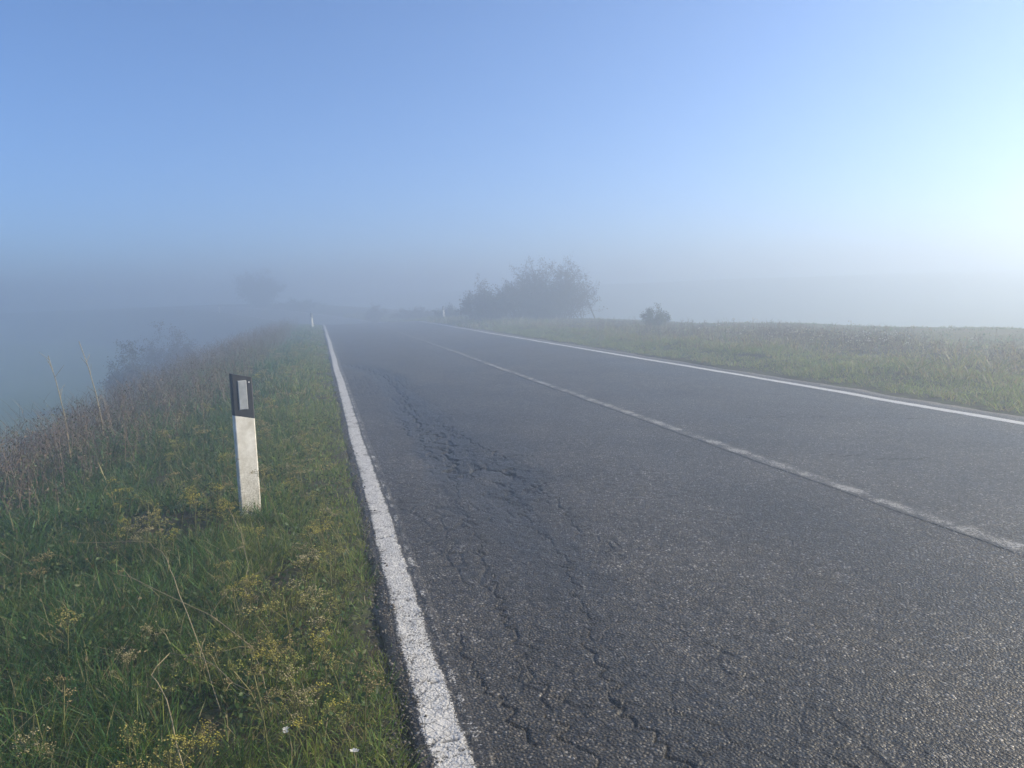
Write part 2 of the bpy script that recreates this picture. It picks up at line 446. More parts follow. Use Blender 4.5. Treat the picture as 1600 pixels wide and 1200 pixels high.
# ------------------------------------------------------------------ road
cols = np.unique(np.concatenate([np.arange(0.215, 0.42, 0.010), np.arange(0.42, 1.60, 0.006), np.arange(1.60, 1.75, 0.010), np.arange(1.75, 2.4, 0.02), np.arange(2.4, 6.6, 0.085)]).round(4))
rows = [-60, -30, -10, -2, 0.5]
y = 1.2
while y < 190:
    rows.append(y); y += max(0.007, 0.0038*y) if y < 9 else 0.011*y
rows = np.array(rows)
eL = EDGE_L + (fbm(rows*1.3, rows*0, 61)-0.47)*0.12 + (fbm(rows*9, rows*0, 62)-0.47)*0.07
eL = np.minimum(eL, 0.207)
eR = EDGE_R + (fbm(rows*1.0, rows*0, 63)-0.47)*0.16 + (fbm(rows*7, rows*0, 64)-0.47)*0.05
S = np.concatenate([eL[:, None]-0.02, eL[:, None], np.broadcast_to(cols, (len(rows), len(cols))), eR[:, None], eR[:, None]+0.02], 1)
Yr = np.broadcast_to(rows[:, None], S.shape)
rz, rc, rd = road_fields(S.ravel(), Yr.ravel())
rz = rz.reshape(S.shape)
rz[:, 0] -= 0.08; rz[:, -1] -= 0.08
rz[:, 1] -= 0.006; rz[:, -2] -= 0.006
V = np.stack((S+cx(Yr), Yr, rz+zr(Yr)), -1).reshape(-1, 3)
H, W = S.shape
idx = np.arange(W*H).reshape(H, W)
Q = np.stack((idx[:-1, :-1], idx[:-1, 1:], idx[1:, 1:], idx[1:, :-1]), -1).reshape(-1, 4)
soil = np.maximum(smooth((0.26-S)/0.10), smooth((S-6.58)/0.2)*0.9)
me = tri_mesh('road', V, Q, smooth_shade=True, attrs={'crack': rc, 'damp': rd, 'soil': soil})
road = link('road', me, ASPHALT); tag(road, 'cracked grey asphalt country road running into the fog', kind='structure')

def stripe(name, s_mid, width, mat, label, y1, fine, ghost=False):
    half = width/2
    cl = np.linspace(-half, half, 21 if fine else 5)
    ys = [0.9]
    while ys[-1] < y1: ys.append(ys[-1]+(max(0.010, 0.005*ys[-1]) if fine else max(0.04, 0.012*ys[-1])))
    ys = np.array(ys)
    wob = (fbm(ys*0.35, ys*0, 81+int(s_mid*10))-0.47)*0.05 + (fbm(ys*6, ys*0, 85)-0.47)*0.012
    S = s_mid + cl[None, :] + wob[:, None]
    S[:, 0] += (fbm(ys*14, ys*0, 86)-0.47)*0.012; S[:, -1] += (fbm(ys*14, ys*0+7, 87)-0.47)*0.012
    Yq = np.broadcast_to(ys[:, None], S.shape)
    z, c, d = road_fields(S.ravel(), Yq.ravel())
    lift = (0.003 + 0.0001*Yq)*np.where(np.arange(len(cl)) % (len(cl)-1) == 0, 0.15, 1.0)[None, :]
    V = np.stack((S+cx(Yq), Yq, z.reshape(S.shape)+zr(Yq)+lift), -1).reshape(-1, 3)
    H, W = S.shape; idx = np.arange(W*H).reshape(H, W)
    Q = np.stack((idx[:-1, :-1], idx[:-1, 1:], idx[1:, 1:], idx[1:, :-1]), -1).reshape(-1, 4)
    e = np.broadcast_to(np.abs(cl)/half, S.shape)
    if ghost:                                   # thin speckled remains of an older coat along the road side
        q = (cl+half)/width
        e = np.broadcast_to(np.interp(q, [0, 0.10, 0.35, 0.60, 0.68, 0.74, 0.80, 0.92, 1.0], [1, 0.6, 0.1, 0.35, 0.76, 1.02, 0.80, 0.87, 1.08]), S.shape)
    me = tri_mesh(name, V, Q, smooth_shade=True, attrs={'edge': e, 'crack': c, 'damp': d*0.5})
    o = link(name, me, mat); tag(o, label, kind='structure'); return o
stripe('road_marking', S_L+0.030, 0.190, PAINT_EDGE, 'white edge line along the left side of the road, crazed and chipped', 120, True, True)
stripe('road_marking', S_C, 0.165, PAINT_CENTRE, 'worn pale centre line along the middle of the road', 120, True)
stripe('road_marking', S_R, 0.125, PAINT_FAR, 'clean white edge line along the right side of the road', 120, False)

# loose grit along the ragged edge of the asphalt
n = 4200
gs = np.where(rng.random(n) < 0.75, 0.175+rng.normal(size=n)*0.035, 6.80+rng.normal(size=n)*0.07)
gyv = 1.4+rng.random(n)**2.0*14
gr = 0.0025+rng.random(n)**3*0.008
oct_v = np.array([(1, 0, 0), (0, 1, 0), (-1, 0, 0), (0, -1, 0), (0, 0, 0.8), (0, 0, -0.6)], float)
oct_t = np.array([(0, 1, 4), (1, 2, 4), (2, 3, 4), (3, 0, 4), (1, 0, 5), (2, 1, 5), (3, 2, 5), (0, 3, 5)])
ang = rng.random(n)*6.28
ov = oct_v[None]*(0.7+0.6*rng.random((n, 6, 1)))*gr[:, None, None]
ca, sa = np.cos(ang)[:, None], np.sin(ang)[:, None]
ov = np.stack((ov[..., 0]*ca-ov[..., 1]*sa, ov[..., 0]*sa+ov[..., 1]*ca, ov[..., 2]), -1)
gz = np.maximum(ground_z(gs, gyv), np.where((gs > 0.17) & (gs < 6.7), 0.0, -1))+gr*0.3
V = ov + np.stack((gs, gyv, gz), -1)[:, None]
T = (oct_t[None]+6*np.arange(n)[:, None, None]).reshape(-1, 3)
o = link('gravel', tri_mesh('gravel', V.reshape(-1, 3), T), STONE)
tag(o, 'loose grit and small stones along the broken asphalt edges', 'gravel', kind='stuff')

# ------------------------------------------------------------------ grass
def pick(cols_, w, n):
    k = rng.choice(len(cols_), size=n, p=np.array(w)/sum(w))
    return np.array(cols_)[k]*(0.75+0.5*rng.random((n, 1)))

def leaf_cards(pts, size, colours, wts, squash=0.55):
    """rhombic leaf, folded along its midrib, at each point"""
    pts = np.asarray(pts, float); n = len(pts)
    a = rng.normal(size=(n, 3)); a /= np.linalg.norm(a, axis=1)[:, None]
    c = rng.normal(size=(n, 3)); c = np.cross(a, c); c /= np.linalg.norm(c, axis=1)[:, None]
    nn = np.cross(a, c)
    L = size*(0.6+0.8*rng.random((n, 1)))
    v0 = pts; v2 = pts+a*L
    mid = pts+a*L*0.5+nn*L*0.10
    v1 = mid+c*L*squash*0.5; v3 = mid-c*L*squash*0.5
    V = np.stack((v0, v1, v2, v3), 1).reshape(-1, 3)
    T = (np.array([(0, 1, 2), (0, 2, 3)])[None]+4*np.arange(n)[:, None, None]).reshape(-1, 3)
    return V, T, np.repeat(pick(colours, wts, n), 4, 0)

class Blades:
    def __init__(s): s.V = []; s.T = []; s.C = []; s.n = 0
    def add(s, x, y, z, h, w, lean, az, curl, colr, simple=False):
        n = len(x)
        lv = (0, 0.55, 1.0) if simple else (0, 0.36, 0.72, 1.0)
        wd = (1.0, 0.8) if simple else (1.0, 0.95, 0.65)
        dx, dy = np.cos(az), np.sin(az)
        fa = rng.random(n)*6.283; wx, wy = np.cos(fa), np.sin(fa)
        P = []
        for i, t in enumerate(lv):
            off = (lean*t + curl*t*t)*h
            zz = h*t*np.sqrt(np.clip(1-(0.55*np.clip(lean+curl, 0, 1.5)*t)**2, 0.05, 1)) - 0.25*curl*h*t**3
            cxp = x+dx*off; cyp = y+dy*off; czp = z+zz
            if i < len(wd):
                ww = w*wd[i]*0.5
                P.append(np.stack((cxp-wx*ww, cyp-wy*ww, czp), -1)); P.append(np.stack((cxp+wx*ww, cyp+wy*ww, czp), -1))
            else: P.append(np.stack((cxp, cyp, czp), -1))
        P = np.stack(P, 1); m = P.shape[1]
        t0 = np.array([(0, 1, 3), (0, 3, 2), (2, 3, 5), (2, 5, 4), (4, 5, 6)] if m == 7 else [(0, 1, 3), (0, 3, 2), (2, 3, 4)])
        s.V.append(P.reshape(-1, 3)); s.T.append((t0[None]+m*np.arange(n)[:, None, None]+s.n).reshape(-1, 3))
        s.C.append(np.repeat(colr, m, axis=0)); s.n += m*n
    def tufts(s, x, y, per, hmin, hmax, w, cols_, wts, spread=0.05, lean=0.35, hn=None):
        n = len(x); k = n*per
        tx = np.repeat(x, per); ty = np.repeat(y, per)
        az = rng.random(k)*6.283; r = spread*np.sqrt(rng.random(k))
        bx = tx+np.cos(az)*r; by = ty+np.sin(az)*r
        th = hmin+(hmax-hmin)*rng.random(n)**1.4
        if hn is not None: th = th*hn
        h = np.repeat(th, per)*(0.5+0.6*rng.random(k))
        z = ground_z(bx, by)-0.01
        laz = az+rng.normal(size=k)*0.8
        tc = pick(cols_, wts, n)
        c = np.repeat(tc, per, 0)*(0.75+0.5*rng.random((k, 1)))
        dry = rng.random(k) < 0.12
        c[dry] = np.array((0.30, 0.27, 0.13))*(0.7+0.5*rng.random((dry.sum(), 1)))
        ww = w*(0.6+0.8*rng.random(k))
        s.add(bx, by, z, h, ww, np.abs(rng.normal(size=k))*lean, laz, rng.random(k)*0.6, c, bool(np.min(y) > 4.4 and w > 0.0055))
    def build(s, name, mat):
        return link(name, tri_mesh(name, np.concatenate(s.V), np.concatenate(s.T), np.concatenate(s.C)), mat)

def scatter(n, x0, x1, y0, y1, ypow=1.0, seed=0, gap=0.0):
    x = x0+(x1-x0)*rng.random(n); y = y0+(y1-y0)*rng.random(n)**ypow
    if gap:
        keep = fbm(x*2.3, y*2.3, 100+seed) > gap
        x, y = x[keep], y[keep]
    return x+cx(y), y

GREENS = [(0.054, 0.136, 0.032), (0.074, 0.162, 0.036), (0.041, 0.110, 0.032), (0.105, 0.155, 0.040), (0.16, 0.14, 0.055)]
GW = [3, 3, 2.5, 1.6, 0.5]
YG = [(0.150, 0.225, 0.042), (0.220, 0.260, 0.055), (0.105, 0.185, 0.038), (0.20, 0.17, 0.07)]
YW = [3, 3, 2, 0.8]
b = Blades()
def verge_edge_left(x, y):      # grass stops raggedly before the asphalt
    s = x-cx(y)
    lim = 0.165+(fbm(y*1.6, y*0, 91)-0.47)*0.26+(fbm(y*7, x*7, 92)-0.47)*0.22
    return s < lim
for (n, x0, x1, y0, y1, per, hm, hM, w, sp) in (   # count, extent, blades, height, width, spread
        (9200, -2.6, 0.25, 1.5, 5.0, 14, 0.04, 0.21, 0.0034, 0.045),
        (5600, -2.3, 0.25, 5.0, 10.5, 12, 0.04, 0.20, 0.006, 0.06),
        (3200, -2.1, 0.2, 10.5, 24, 10, 0.06, 0.22, 0.014, 0.08),
        (1800, -2.0, 0.2, 24, 60, 8, 0.07, 0.22, 0.03, 0.12)):
    x, y_ = scatter(n, x0, x1, y0, y1, 1.15, 1, 0.33 if y1 < 11 else 0.0)
    k = verge_edge_left(x, y_) & (x > -0.42*y_-0.8); x, y_ = x[k], y_[k]
    s_ = x-cx(y_)
    hn = (0.55+0.9*fbm(x*1.4, y_*1.4, 93))*(0.45+0.55*smooth((0.05-s_)/0.45))
    toward = smooth((s_+1.1)/1.1)  # lit side nearer the road is put into tuft colour: yellower, paler mix
    m = rng.random(len(x)) < 0.08+0.85*toward
    b.tufts(x[m], y_[m], per, hm, hM, w, YG, YW, sp, 0.65, hn[m])
    b.tufts(x[~m], y_[~m], per, hm, hM*1.1, w, GREENS, GW, sp, 0.65, hn[~m])
# stray short tufts creeping over the grit beside the stripe
x, y_ = scatter(420, 0.10, 0.23, 1.7, 14, 1.6, 12, 0.45)
b.tufts(x, y_, 9, 0.02, 0.07, 0.004, YG, YW, 0.03, 0.9, None)
# low broad-leaved herbs between the tufts
hx, hy = scatter(1500, -2.4, 0.05, 1.6, 9, 1.3, 11, 0.40)
rp = np.repeat(np.arange(len(hx)), 16)
hp = np.stack((hx[rp]+rng.normal(size=len(rp))*0.05, hy[rp]+rng.normal(size=len(rp))*0.05, np.zeros(len(rp))), -1)
hp[:, 2] = ground_z(hp[:, 0], hp[:, 1])+rng.random(len(rp))**1.3*0.13
HERB = hp
# the slope below the verge
x, y_ = scatter(4200, -8.5, -1.6, 2.5, 40, 1.3, 2)
k = x > -0.42*y_-1.2; x, y_ = x[k], y_[k]
b.tufts(x, y_, 9, 0.10, 0.34, 0.010, GREENS, GW, 0.10, 0.4, None)
lv, lt, lc = leaf_cards(HERB, 0.024, [(0.06, 0.11, 0.03), (0.045, 0.085, 0.03), (0.10, 0.13, 0.04), (0.17, 0.14, 0.06)], [3, 2, 1.5, 0.6])
b.V.append(lv); b.T.append(lt+b.n); b.C.append(lc); b.n += len(lv)
o = b.build('verge_grass', GRASS)
tag(o, 'tangled green and yellowing grass on the left verge', 'grass', kind='stuff')

b = Blades()
YG = [(0.18, 0.21, 0.06), (0.24, 0.235, 0.08), (0.125, 0.17, 0.055), (0.30, 0.24, 0.125)]  # straw tones, raised so the backlight on this verge sits in the colour
def right_edge(x, y): 
    s = x-cx(y); return s > 6.95+(fbm(y*1.1, y*0, 95)-0.47)*0.35
x, y_ = scatter(7500, 6.7, 8.9, 4.5, 34, 1.25, 3); k = right_edge(x, y_); x, y_ = x[k], y_[k]
b.tufts(x, y_, 11, 0.04, 0.16, 0.008, [(0.18, 0.245, 0.055), (0.23, 0.26, 0.07), (0.13, 0.195, 0.05), (0.28, 0.24, 0.11)], YW, 0.09, 0.8, 0.6+0.8*fbm(x*1.2, y_*1.2, 97))  # brighter greens paint a sunlit strip along the road edge
x, y_ = scatter(7500, 7.9, 12.5, 5, 45, 1.2, 4, 0.40)
b.tufts(x, y_, 8, 0.04, 0.26, 0.016, YG+[(0.22, 0.18, 0.09), (0.13, 0.10, 0.065)], [2, 2, 1.5, 2, 2, 1.6], 0.14, 0.7, 0.1+1.5*fbm(x*0.7, y_*0.7, 99)**1.5*1.5)
x, y_ = scatter(2200, 6.8, 10.5, 34, 75, 1.0, 5)
b.tufts(x, y_, 6, 0.12, 0.40, 0.045, YG+[(0.22, 0.18, 0.09)], [3, 2, 2, 1, 1], 0.2, 0.35, None)
o = b.build('verge_grass', GRASS)
tag(o, 'pale yellowish grass along the far right verge', 'grass', kind='stuff')

b = Blades()
x, y_ = scatter(9000, 11.5, 24, 6, 60, 1.25, 6)
k = x < 1.15*y_+2.5; x, y_ = x[k], y_[k]
b.tufts(x, y_, 6, 0.02, 0.11, 0.022, GREENS+[(0.17, 0.13, 0.075)], [1.5, 1, 1.5, 1.5, 1.5, 2.5], 0.16, 0.8, 0.4+0.9*fbm(x*0.6, y_*0.6, 103))
o = b.build('field_grass', GRASS)
tag(o, 'low green growth covering the field beyond the right verge', 'grass', kind='stuff')

# ------------------------------------------------------------------ tube / leaf builders
class Tubes:
    def __init__(s): s.V = []; s.F = []
    def path(s, pts, r0, r1, sides=4):
        pts = [Vector(p) for p in pts]; base = len(s.V); n = len(pts)
        for i, p in enumerate(pts):
            d = (pts[min(i+1, n-1)]-pts[max(i-1, 0)])
            if d.length < 1e-6: d = Vector((0, 0, 1))
            d.normalize()
            a = d.cross(Vector((0.31, 0.77, 0.12))); a.normalize(); c = d.cross(a)
            r = r0+(r1-r0)*i/max(1, n-1)
            for k in range(sides):
                t = 6.2832*k/sides; s.V.append(p+a*(math.cos(t)*r)+c*(math.sin(t)*r))
        for i in range(n-1):
            for k in range(sides):
                k2 = (k+1) % sides
                s.F.append((base+i*sides+k, base+i*sides+k2, base+(i+1)*sides+k2, base+(i+1)*sides+k))
        s.F.append(tuple(base+(n-1)*sides+k for k in range(sides)) if sides == 4 else (base+(n-1)*sides, base+(n-1)*sides+1, base+(n-1)*sides+2, base+(n-1)*sides+2))
    def build(s, name, mat, parent=None):
        me = bpy.data.meshes.new(name)
        me.from_pydata([tuple(v) for v in s.V], [], [tuple(dict.fromkeys(f)) for f in s.F])
        return link(name, me, mat, parent)

def shrub(name, loc, rx, ry, h, label, cat, group=None, stems=14, twigs=16, sub=4, leaves=3000, leaf=0.07, colours=None, wts=None,
          r0=0.03, low=0.1, lobes=None, bare=0.0, lean=(0, 0), dome=0.6, base=0.10):
    root = empty(name, loc); tag(root, label, cat, group)
    tb = Tubes(); tips = []
    for i in range(stems):
        az = random.random()*6.283; q = random.random()**0.5
        el = random.random()
        hh = h*(0.48+0.52*random.random())*(1-dome*q*q)
        tgt = Vector((math.cos(az)*rx*q+lean[0], math.sin(az)*ry*q+lean[1], hh))
        if lobes:
            lx, ly, lz, lr = random.choice(lobes)
            tgt = Vector((lx+random.gauss(0, lr), ly+random.gauss(0, lr), lz+random.gauss(0, lr*0.7)))
        b0 = Vector((random.gauss(0, base*rx), random.gauss(0, base*ry), -0.05))
        b0.x = b0.x*0.5+tgt.x*base; b0.y = b0.y*0.5+tgt.y*base
        c1 = b0.lerp(tgt, 0.4)+Vector((random.gauss(0, 0.1)*rx, random.gauss(0, 0.1)*ry, 0.18*h))
        path = []
        for k in range(8):
            t = k/7; p = b0*(1-t)**2+c1*2*t*(1-t)+tgt*t*t
            path.append(p+Vector((random.gauss(0, 0.02*rx), random.gauss(0, 0.02*ry), 0)) if 0 < k < 7 else p)
        tb.path(path, r0*(0.6+0.6*random.random()), r0*0.15, 5)
        for j in range(twigs):
            t = low+(1-low)*random.random(); k = min(6, int(t*7)); p = path[k].lerp(path[k+1], t*7-k)
            L = h*(0.10+0.17*random.random())*(1.25-0.6*t)
            d = Vector((p.x/rx*0.6+random.gauss(0, 0.6), p.y/ry*0.6+random.gauss(0, 0.6), 0.55+random.gauss(0, 0.45))).normalized()
            e = p+d*L; m = p.lerp(e, 0.5)+Vector((random.gauss(0, 0.07), random.gauss(0, 0.07), random.gauss(0, 0.05)))*L
            tb.path([p, m, e], r0*0.28, r0*0.08, 3); tips.append((m, 0.6)); tips.append((e, 1.0))
            for q_ in range(sub):
                u = 0.3+0.7*random.random(); pp = p.lerp(e, u)
                dd = (d+Vector((random.gauss(0, 0.7), random.gauss(0, 0.7), random.gauss(0.15, 0.6)))).normalized()
                ee = pp+dd*L*(0.25+0.35*random.random())
                tb.path([pp, ee], r0*0.13, r0*0.06, 3); tips.append((ee, 1.0)); tips.append((pp.lerp(ee, 0.5), 0.8))
    tb.build('trunk', BARK, root)
    if leaves:
        ts = [t for t in tips if random.random() > bare]
        if not ts: ts = tips
        # leaves gather in clumps: some twigs carry many, some none
        wt = np.array([w for _, w in ts])*rng.random(len(ts))**2.0
        k = rng.choice(len(ts), size=leaves, p=wt/wt.sum())
        P = np.array([tuple(t[0]) for t in ts])[k]+rng.normal(size=(leaves, 3))*leaf*0.9
        P[:, 2] = np.maximum(P[:, 2], 0.03)
        V, T, C = leaf_cards(P, leaf, colours, wts)
        link('crown', tri_mesh('crown', V, T, C), LEAF, root)
    return root

AUTUMN = [(0.085, 0.068, 0.040), (0.115, 0.078, 0.050), (0.060, 0.062, 0.032), (0.14, 0.092, 0.055)]
AW = [3, 2.5, 2, 1]
DARKG = [(0.040, 0.060, 0.026), (0.055, 0.075, 0.030), (0.075, 0.080, 0.04)]
DW = [3, 3, 1]

def gz1(x, y): return float(ground_z(np.array([x]), np.array([y]))[0])
def at(x, y): return (x, y, gz1(x, y))

shrub('hawthorn_shrub', at(12.0, 40), 2.9, 2.2, 3.4, 'largest shrub, bare-branched and twiggy, with a domed crown right of the road', 'shrub',
      'shrubs beyond the right verge', stems=90, twigs=22, sub=4, leaves=24000, leaf=0.08, base=0.45, colours=AUTUMN, wts=AW, r0=0.034, bare=0.40, low=0.05)
shrub('hawthorn_shrub', at(8.75, 40.5), 1.35, 1.3, 2.15, 'medium rounded leafy shrub joined to the left side of the largest shrub', 'shrub',
      'shrubs beyond the right verge', stems=44, twigs=18, sub=4, leaves=13000, leaf=0.08, base=0.4, colours=AUTUMN, wts=AW, r0=0.022)
shrub('hawthorn_shrub', at(8.8, 51), 1.5, 1.3, 1.05, 'low shrub directly behind the delineator post on the right side of the road', 'shrub',
      'shrubs beyond the right verge', stems=18, twigs=12, sub=3, leaves=4500, leaf=0.09, colours=DARKG, wts=DW, r0=0.018)
shrub('round_bush', at(11.85, 26), 0.56, 0.5, 0.82, 'small round green bush standing alone on the right verge', 'bush',
      None, stems=18, twigs=14, sub=3, leaves=3600, leaf=0.05, colours=DARKG, wts=DW, r0=0.010, low=0.05)
shrub('verge_shrub', at(4.6, 64), 0.9, 0.8, 1.75, 'slender dim shrub beyond the crest, at the bend in the road', 'shrub',
      None, stems=12, twigs=12, sub=3, leaves=2500, leaf=0.1, colours=AUTUMN, wts=AW, r0=0.018)
shrub('verge_shrub', at(7.6, 60), 2.6, 1.0, 1.05, 'low spreading brownish scrub on the bank past the right delineator post', 'shrub',
      None, stems=20, twigs=12, sub=3, leaves=4500, leaf=0.1, colours=AUTUMN, wts=AW, r0=0.018)
shrub('fog_tree', at(-6.4, 92), 2.7, 2.4, 4.2, 'round-crowned tree, faint grey silhouette in the fog left of the road', 'tree',
      None, stems=40, twigs=16, sub=3, leaves=14000, leaf=0.16, colours=DARKG, wts=DW, r0=0.06, dome=0.45)
shrub('hedge_bush', at(-2.0, 84), 2.9, 1.2, 1.15, 'low dark hedge fading into fog right of the faint tree', 'hedge',
      None, stems=24, twigs=12, sub=3, leaves=6000, leaf=0.12, colours=DARKG, wts=DW, r0=0.02)
shrub('bank_bush', at(-7.5, 33.5), 0.9, 0.9, 2.75, 'small dark bush on the left slope, nearer of two', 'bush',
      'bushes on the left slope', stems=30, twigs=18, sub=3, leaves=12000, leaf=0.07, colours=DARKG+AUTUMN, wts=DW+AW, r0=0.014, low=0.35)
shrub('bank_bush', at(-7.6, 42), 1.6, 1.5, 3.6, 'taller brownish bush on the left slope, farther of two', 'bush',
      'bushes on the left slope', stems=40, twigs=20, sub=4, leaves=14000, leaf=0.075, colours=AUTUMN, wts=AW, r0=0.016)

# ------------------------------------------------------------------ dry weeds on the left slope and the right verge
def weed_mass(name, xs, ys, hmin, hmax, cols_, wts, width, label, leafn=9, leafsize=0.035):
    n = len(xs); z = ground_z(xs, ys)
    h = hmin+(hmax-hmin)*rng.random(n)
    bl = Blades()
    az = rng.random(n)*6.283
    sc_ = pick([(0.17, 0.125, 0.09), (0.24, 0.185, 0.125), (0.12, 0.09, 0.065)], [2, 1.2, 1.5], n)
    bl.add(xs, ys, z-0.02, h, width, 0.10+0.2*rng.random(n), az, rng.random(n)*0.15, sc_, True)
    # side twigs
    k = 4; rep = np.repeat(np.arange(n), k)
    t = 0.35+0.55*rng.random(n*k)
    bx = xs[rep]+np.cos(az[rep])*0.15*h[rep]*t; by = ys[rep]+np.sin(az[rep])*0.15*h[rep]*t
    bl.add(bx, by, z[rep]+h[rep]*t*0.95, h[rep]*(0.15+0.22*rng.random(n*k)), width*0.6, 0.6+0.5*rng.random(n*k), rng.random(n*k)*6.283, 0.2*rng.random(n*k), sc_[rep], True)
    V = np.concatenate(bl.V); T = np.concatenate(bl.T); C = np.concatenate(bl.C)
    rep = np.repeat(np.arange(n), leafn); m = len(rep)
    t = 0.10+0.74*rng.random(m)**1.15
    P = np.stack((xs[rep]+np.cos(az[rep])*0.15*h[rep]*t+rng.normal(size=m)*0.035, ys[rep]+np.sin(az[rep])*0.15*h[rep]*t+rng.normal(size=m)*0.035, z[rep]+h[rep]*t), -1)
    lv, lt, lc = leaf_cards(P, leafsize, cols_, wts)
    o = link(name, tri_mesh(name, np.concatenate((V, lv)), np.concatenate((T, lt+len(V))), np.concatenate((C, lc))), LEAF)
    tag(o, label, 'weeds', kind='stuff'); return o

xs, y_ = scatter(9500, -6.2, -1.15, 4.6, 48, 1.4, 7, 0.38)
k = (xs < -1.2-0.9*smooth((9-y_)/4)); xs, y_ = xs[k], y_[k]
weed_mass('bank_weeds', xs, y_, 0.25, 0.80, [(0.15, 0.112, 0.080), (0.19, 0.138, 0.098), (0.095, 0.115, 0.05), (0.08, 0.11, 0.045)], [2.5, 1.5, 2.5, 2], 0.005,
          'tall brown dead weeds crowding the slope below the left verge', 18, 0.021)
xs, y_ = scatter(2600, -9, -4.5, 4, 34, 1.3, 8)
weed_mass('bank_weeds', xs, y_, 0.3, 0.9, DARKG+[(0.10, 0.075, 0.05)], [2, 2, 1, 1.5], 0.010, 'dim green scrub at the foot of the left slope', 10, 0.045)
xs, y_ = scatter(900, 8.9, 12.5, 9, 30, 1.2, 9, 0.49)
for (px_, py_, k_) in ((10.95, 14.3, 130), (10.6, 15.9, 130), (11.6, 17.5, 110), (10.2, 12.4, 60), (9.6, 19.5, 90)):
    xs = np.concatenate((xs, px_+rng.normal(size=k_)*0.45)); y_ = np.concatenate((y_, py_+rng.normal(size=k_)*0.7))
weed_mass('verge_weeds', xs, y_, 0.14, 0.42, [(0.11, 0.085, 0.075), (0.14, 0.11, 0.09), (0.08, 0.08, 0.05)], [2, 1.5, 1.5], 0.010, 'purplish brown weeds in patches on the right verge', 14, 0.03)

# ------------------------------------------------------------------ umbels: yellow seed-heads among the grass
def octa(V, T, C, p, r, c):
    b0 = len(V)
    for q in oct_v: V.append((p[0]+q[0]*r, p[1]+q[1]*r, p[2]+q[2]*r)); C.append(c)
    for t in oct_t: T.append((t[0]+b0, t[1]+b0, t[2]+b0))

def ray_strip(V, T, C, p, q, w, c):
    d = np.array(q)-np.array(p); a = np.cross(d, (0.3, 0.5, 0.8)); L = np.linalg.norm(a)
    if L < 1e-9: return
    a = a/L*w/2; bb = np.cross(d, a); bb = bb/np.linalg.norm(bb)*w/2; b0 = len(V)
    for e in (p, q):
        for m in (a, bb-a*0.5, -bb-a*0.5): V.append(tuple(np.array(e)+m)); C.append(c)
    for i in range(3):
        j = (i+1) % 3; T.append((b0+i, b0+j, b0+3+j)); T.append((b0+i, b0+3+j, b0+3+i))

def umbel(V, T, C, p, r, tone):
    p = np.array(p, float)
    stem_c = np.array((0.14, 0.14, 0.05))
    for i in range(random.randint(6, 9)):
        a = random.random()*6.283; q = math.sqrt(random.random())
        e = p+np.array((math.cos(a)*r*q, math.sin(a)*r*q, r*(0.75-0.45*q)+random.gauss(0, 0.1)*r))
        ray_strip(V, T, C, tuple(p), tuple(e), 0.0011, stem_c)
        for k in range(random.randint(3, 5)):
            f = e+np.array((random.gauss(0, 1), random.gauss(0, 1), random.gauss(0, 0.5)))*r*0.17
            octa(V, T, C, f, r*random.uniform(0.06, 0.11), np.array(tone)*random.uniform(0.7, 1.25))

TONES = [(0.42, 0.38, 0.07), (0.36, 0.33, 0.10), (0.36, 0.29, 0.13), (0.30, 0.31, 0.08), (0.42, 0.37, 0.20)]
def fennel(V, T, C, x, y, h, scale=1.0):
    z = gz1(x, y); p0 = np.array((x, y, z)); tone = random.choice(TONES)
    sc_ = np.array((0.15, 0.15, 0.06))*random.uniform(0.7, 1.3)
    la = random.random()*6.283; ln = random.uniform(0.05, 0.35)
    pts = [p0+np.array((math.cos(la)*ln*h*t*t, math.sin(la)*ln*h*t*t, h*t)) for t in (0, 0.35, 0.7, 1.0)]
    for a, b_ in zip(pts[:-1], pts[1:]): ray_strip(V, T, C, tuple(a), tuple(b_), 0.003*scale, sc_)
    umbel(V, T, C, pts[-1], random.uniform(0.018, 0.034)*scale, tone)
    for i in range(random.randint(2, 5)):
        t = random.uniform(0.4, 0.9); k = min(2, int(t*3)); q = pts[k]+(pts[k+1]-pts[k])*(t*3-k if k < 3 else 1)
        a = random.random()*6.283; L = h*random.uniform(0.15, 0.38)
        e = q+np.array((math.cos(a)*L*0.7, math.sin(a)*L*0.7, L*0.75))
        ray_strip(V, T, C, tuple(q), tuple(e), 0.0018*scale, sc_)
        umbel(V, T, C, e, random.uniform(0.012, 0.028)*scale, tone)

V, T, C = [], [], []
cl = [(-0.25, 2.3), (-0.05, 2.35), (-0.05, 2.7), (0.0, 2.9), (-0.12, 2.5), (-0.02, 3.6), (-0.1, 4.6), (-0.15, 2.75), (-0.40, 2.15), (-0.55, 4.7), (-0.75, 4.6), (-0.2, 4.4), (-0.9, 4.3), (0.0, 3.2), (-0.1, 3.9),
      (-0.3, 5.3), (-0.15, 5.9), (-0.45, 3.1), (-0.8, 2.9), (-0.62, 2.35), (-0.15, 7.0), (-0.35, 6.3), (-0.6, 5.6)]
for k in range(140):
    if random.random() < 0.75:
        q = random.choice(cl); x = q[0]+random.gauss(0, 0.14); y = q[1]+random.gauss(0, 0.22)
    else:
        x = random.uniform(-1.6, 0.0); y = random.uniform(2.0, 8.5)
    if x > 0.06 or y < 1.9: continue
    fennel(V, T, C, x, y, random.uniform(0.12, 0.30), 1.4)
for k in range(70):
    fennel(V, T, C, random.uniform(-1.5, 0.0), random.uniform(7, 22), random.uniform(0.16, 0.30), 1.9)
o = link('yellow_umbels', tri_mesh('yellow_umbels', np.array(V), np.array(T), np.array(C)), FLOWER)
tag(o, 'small yellow umbel flowers and seed-heads scattered through the left verge grass', 'wildflowers', kind='stuff')

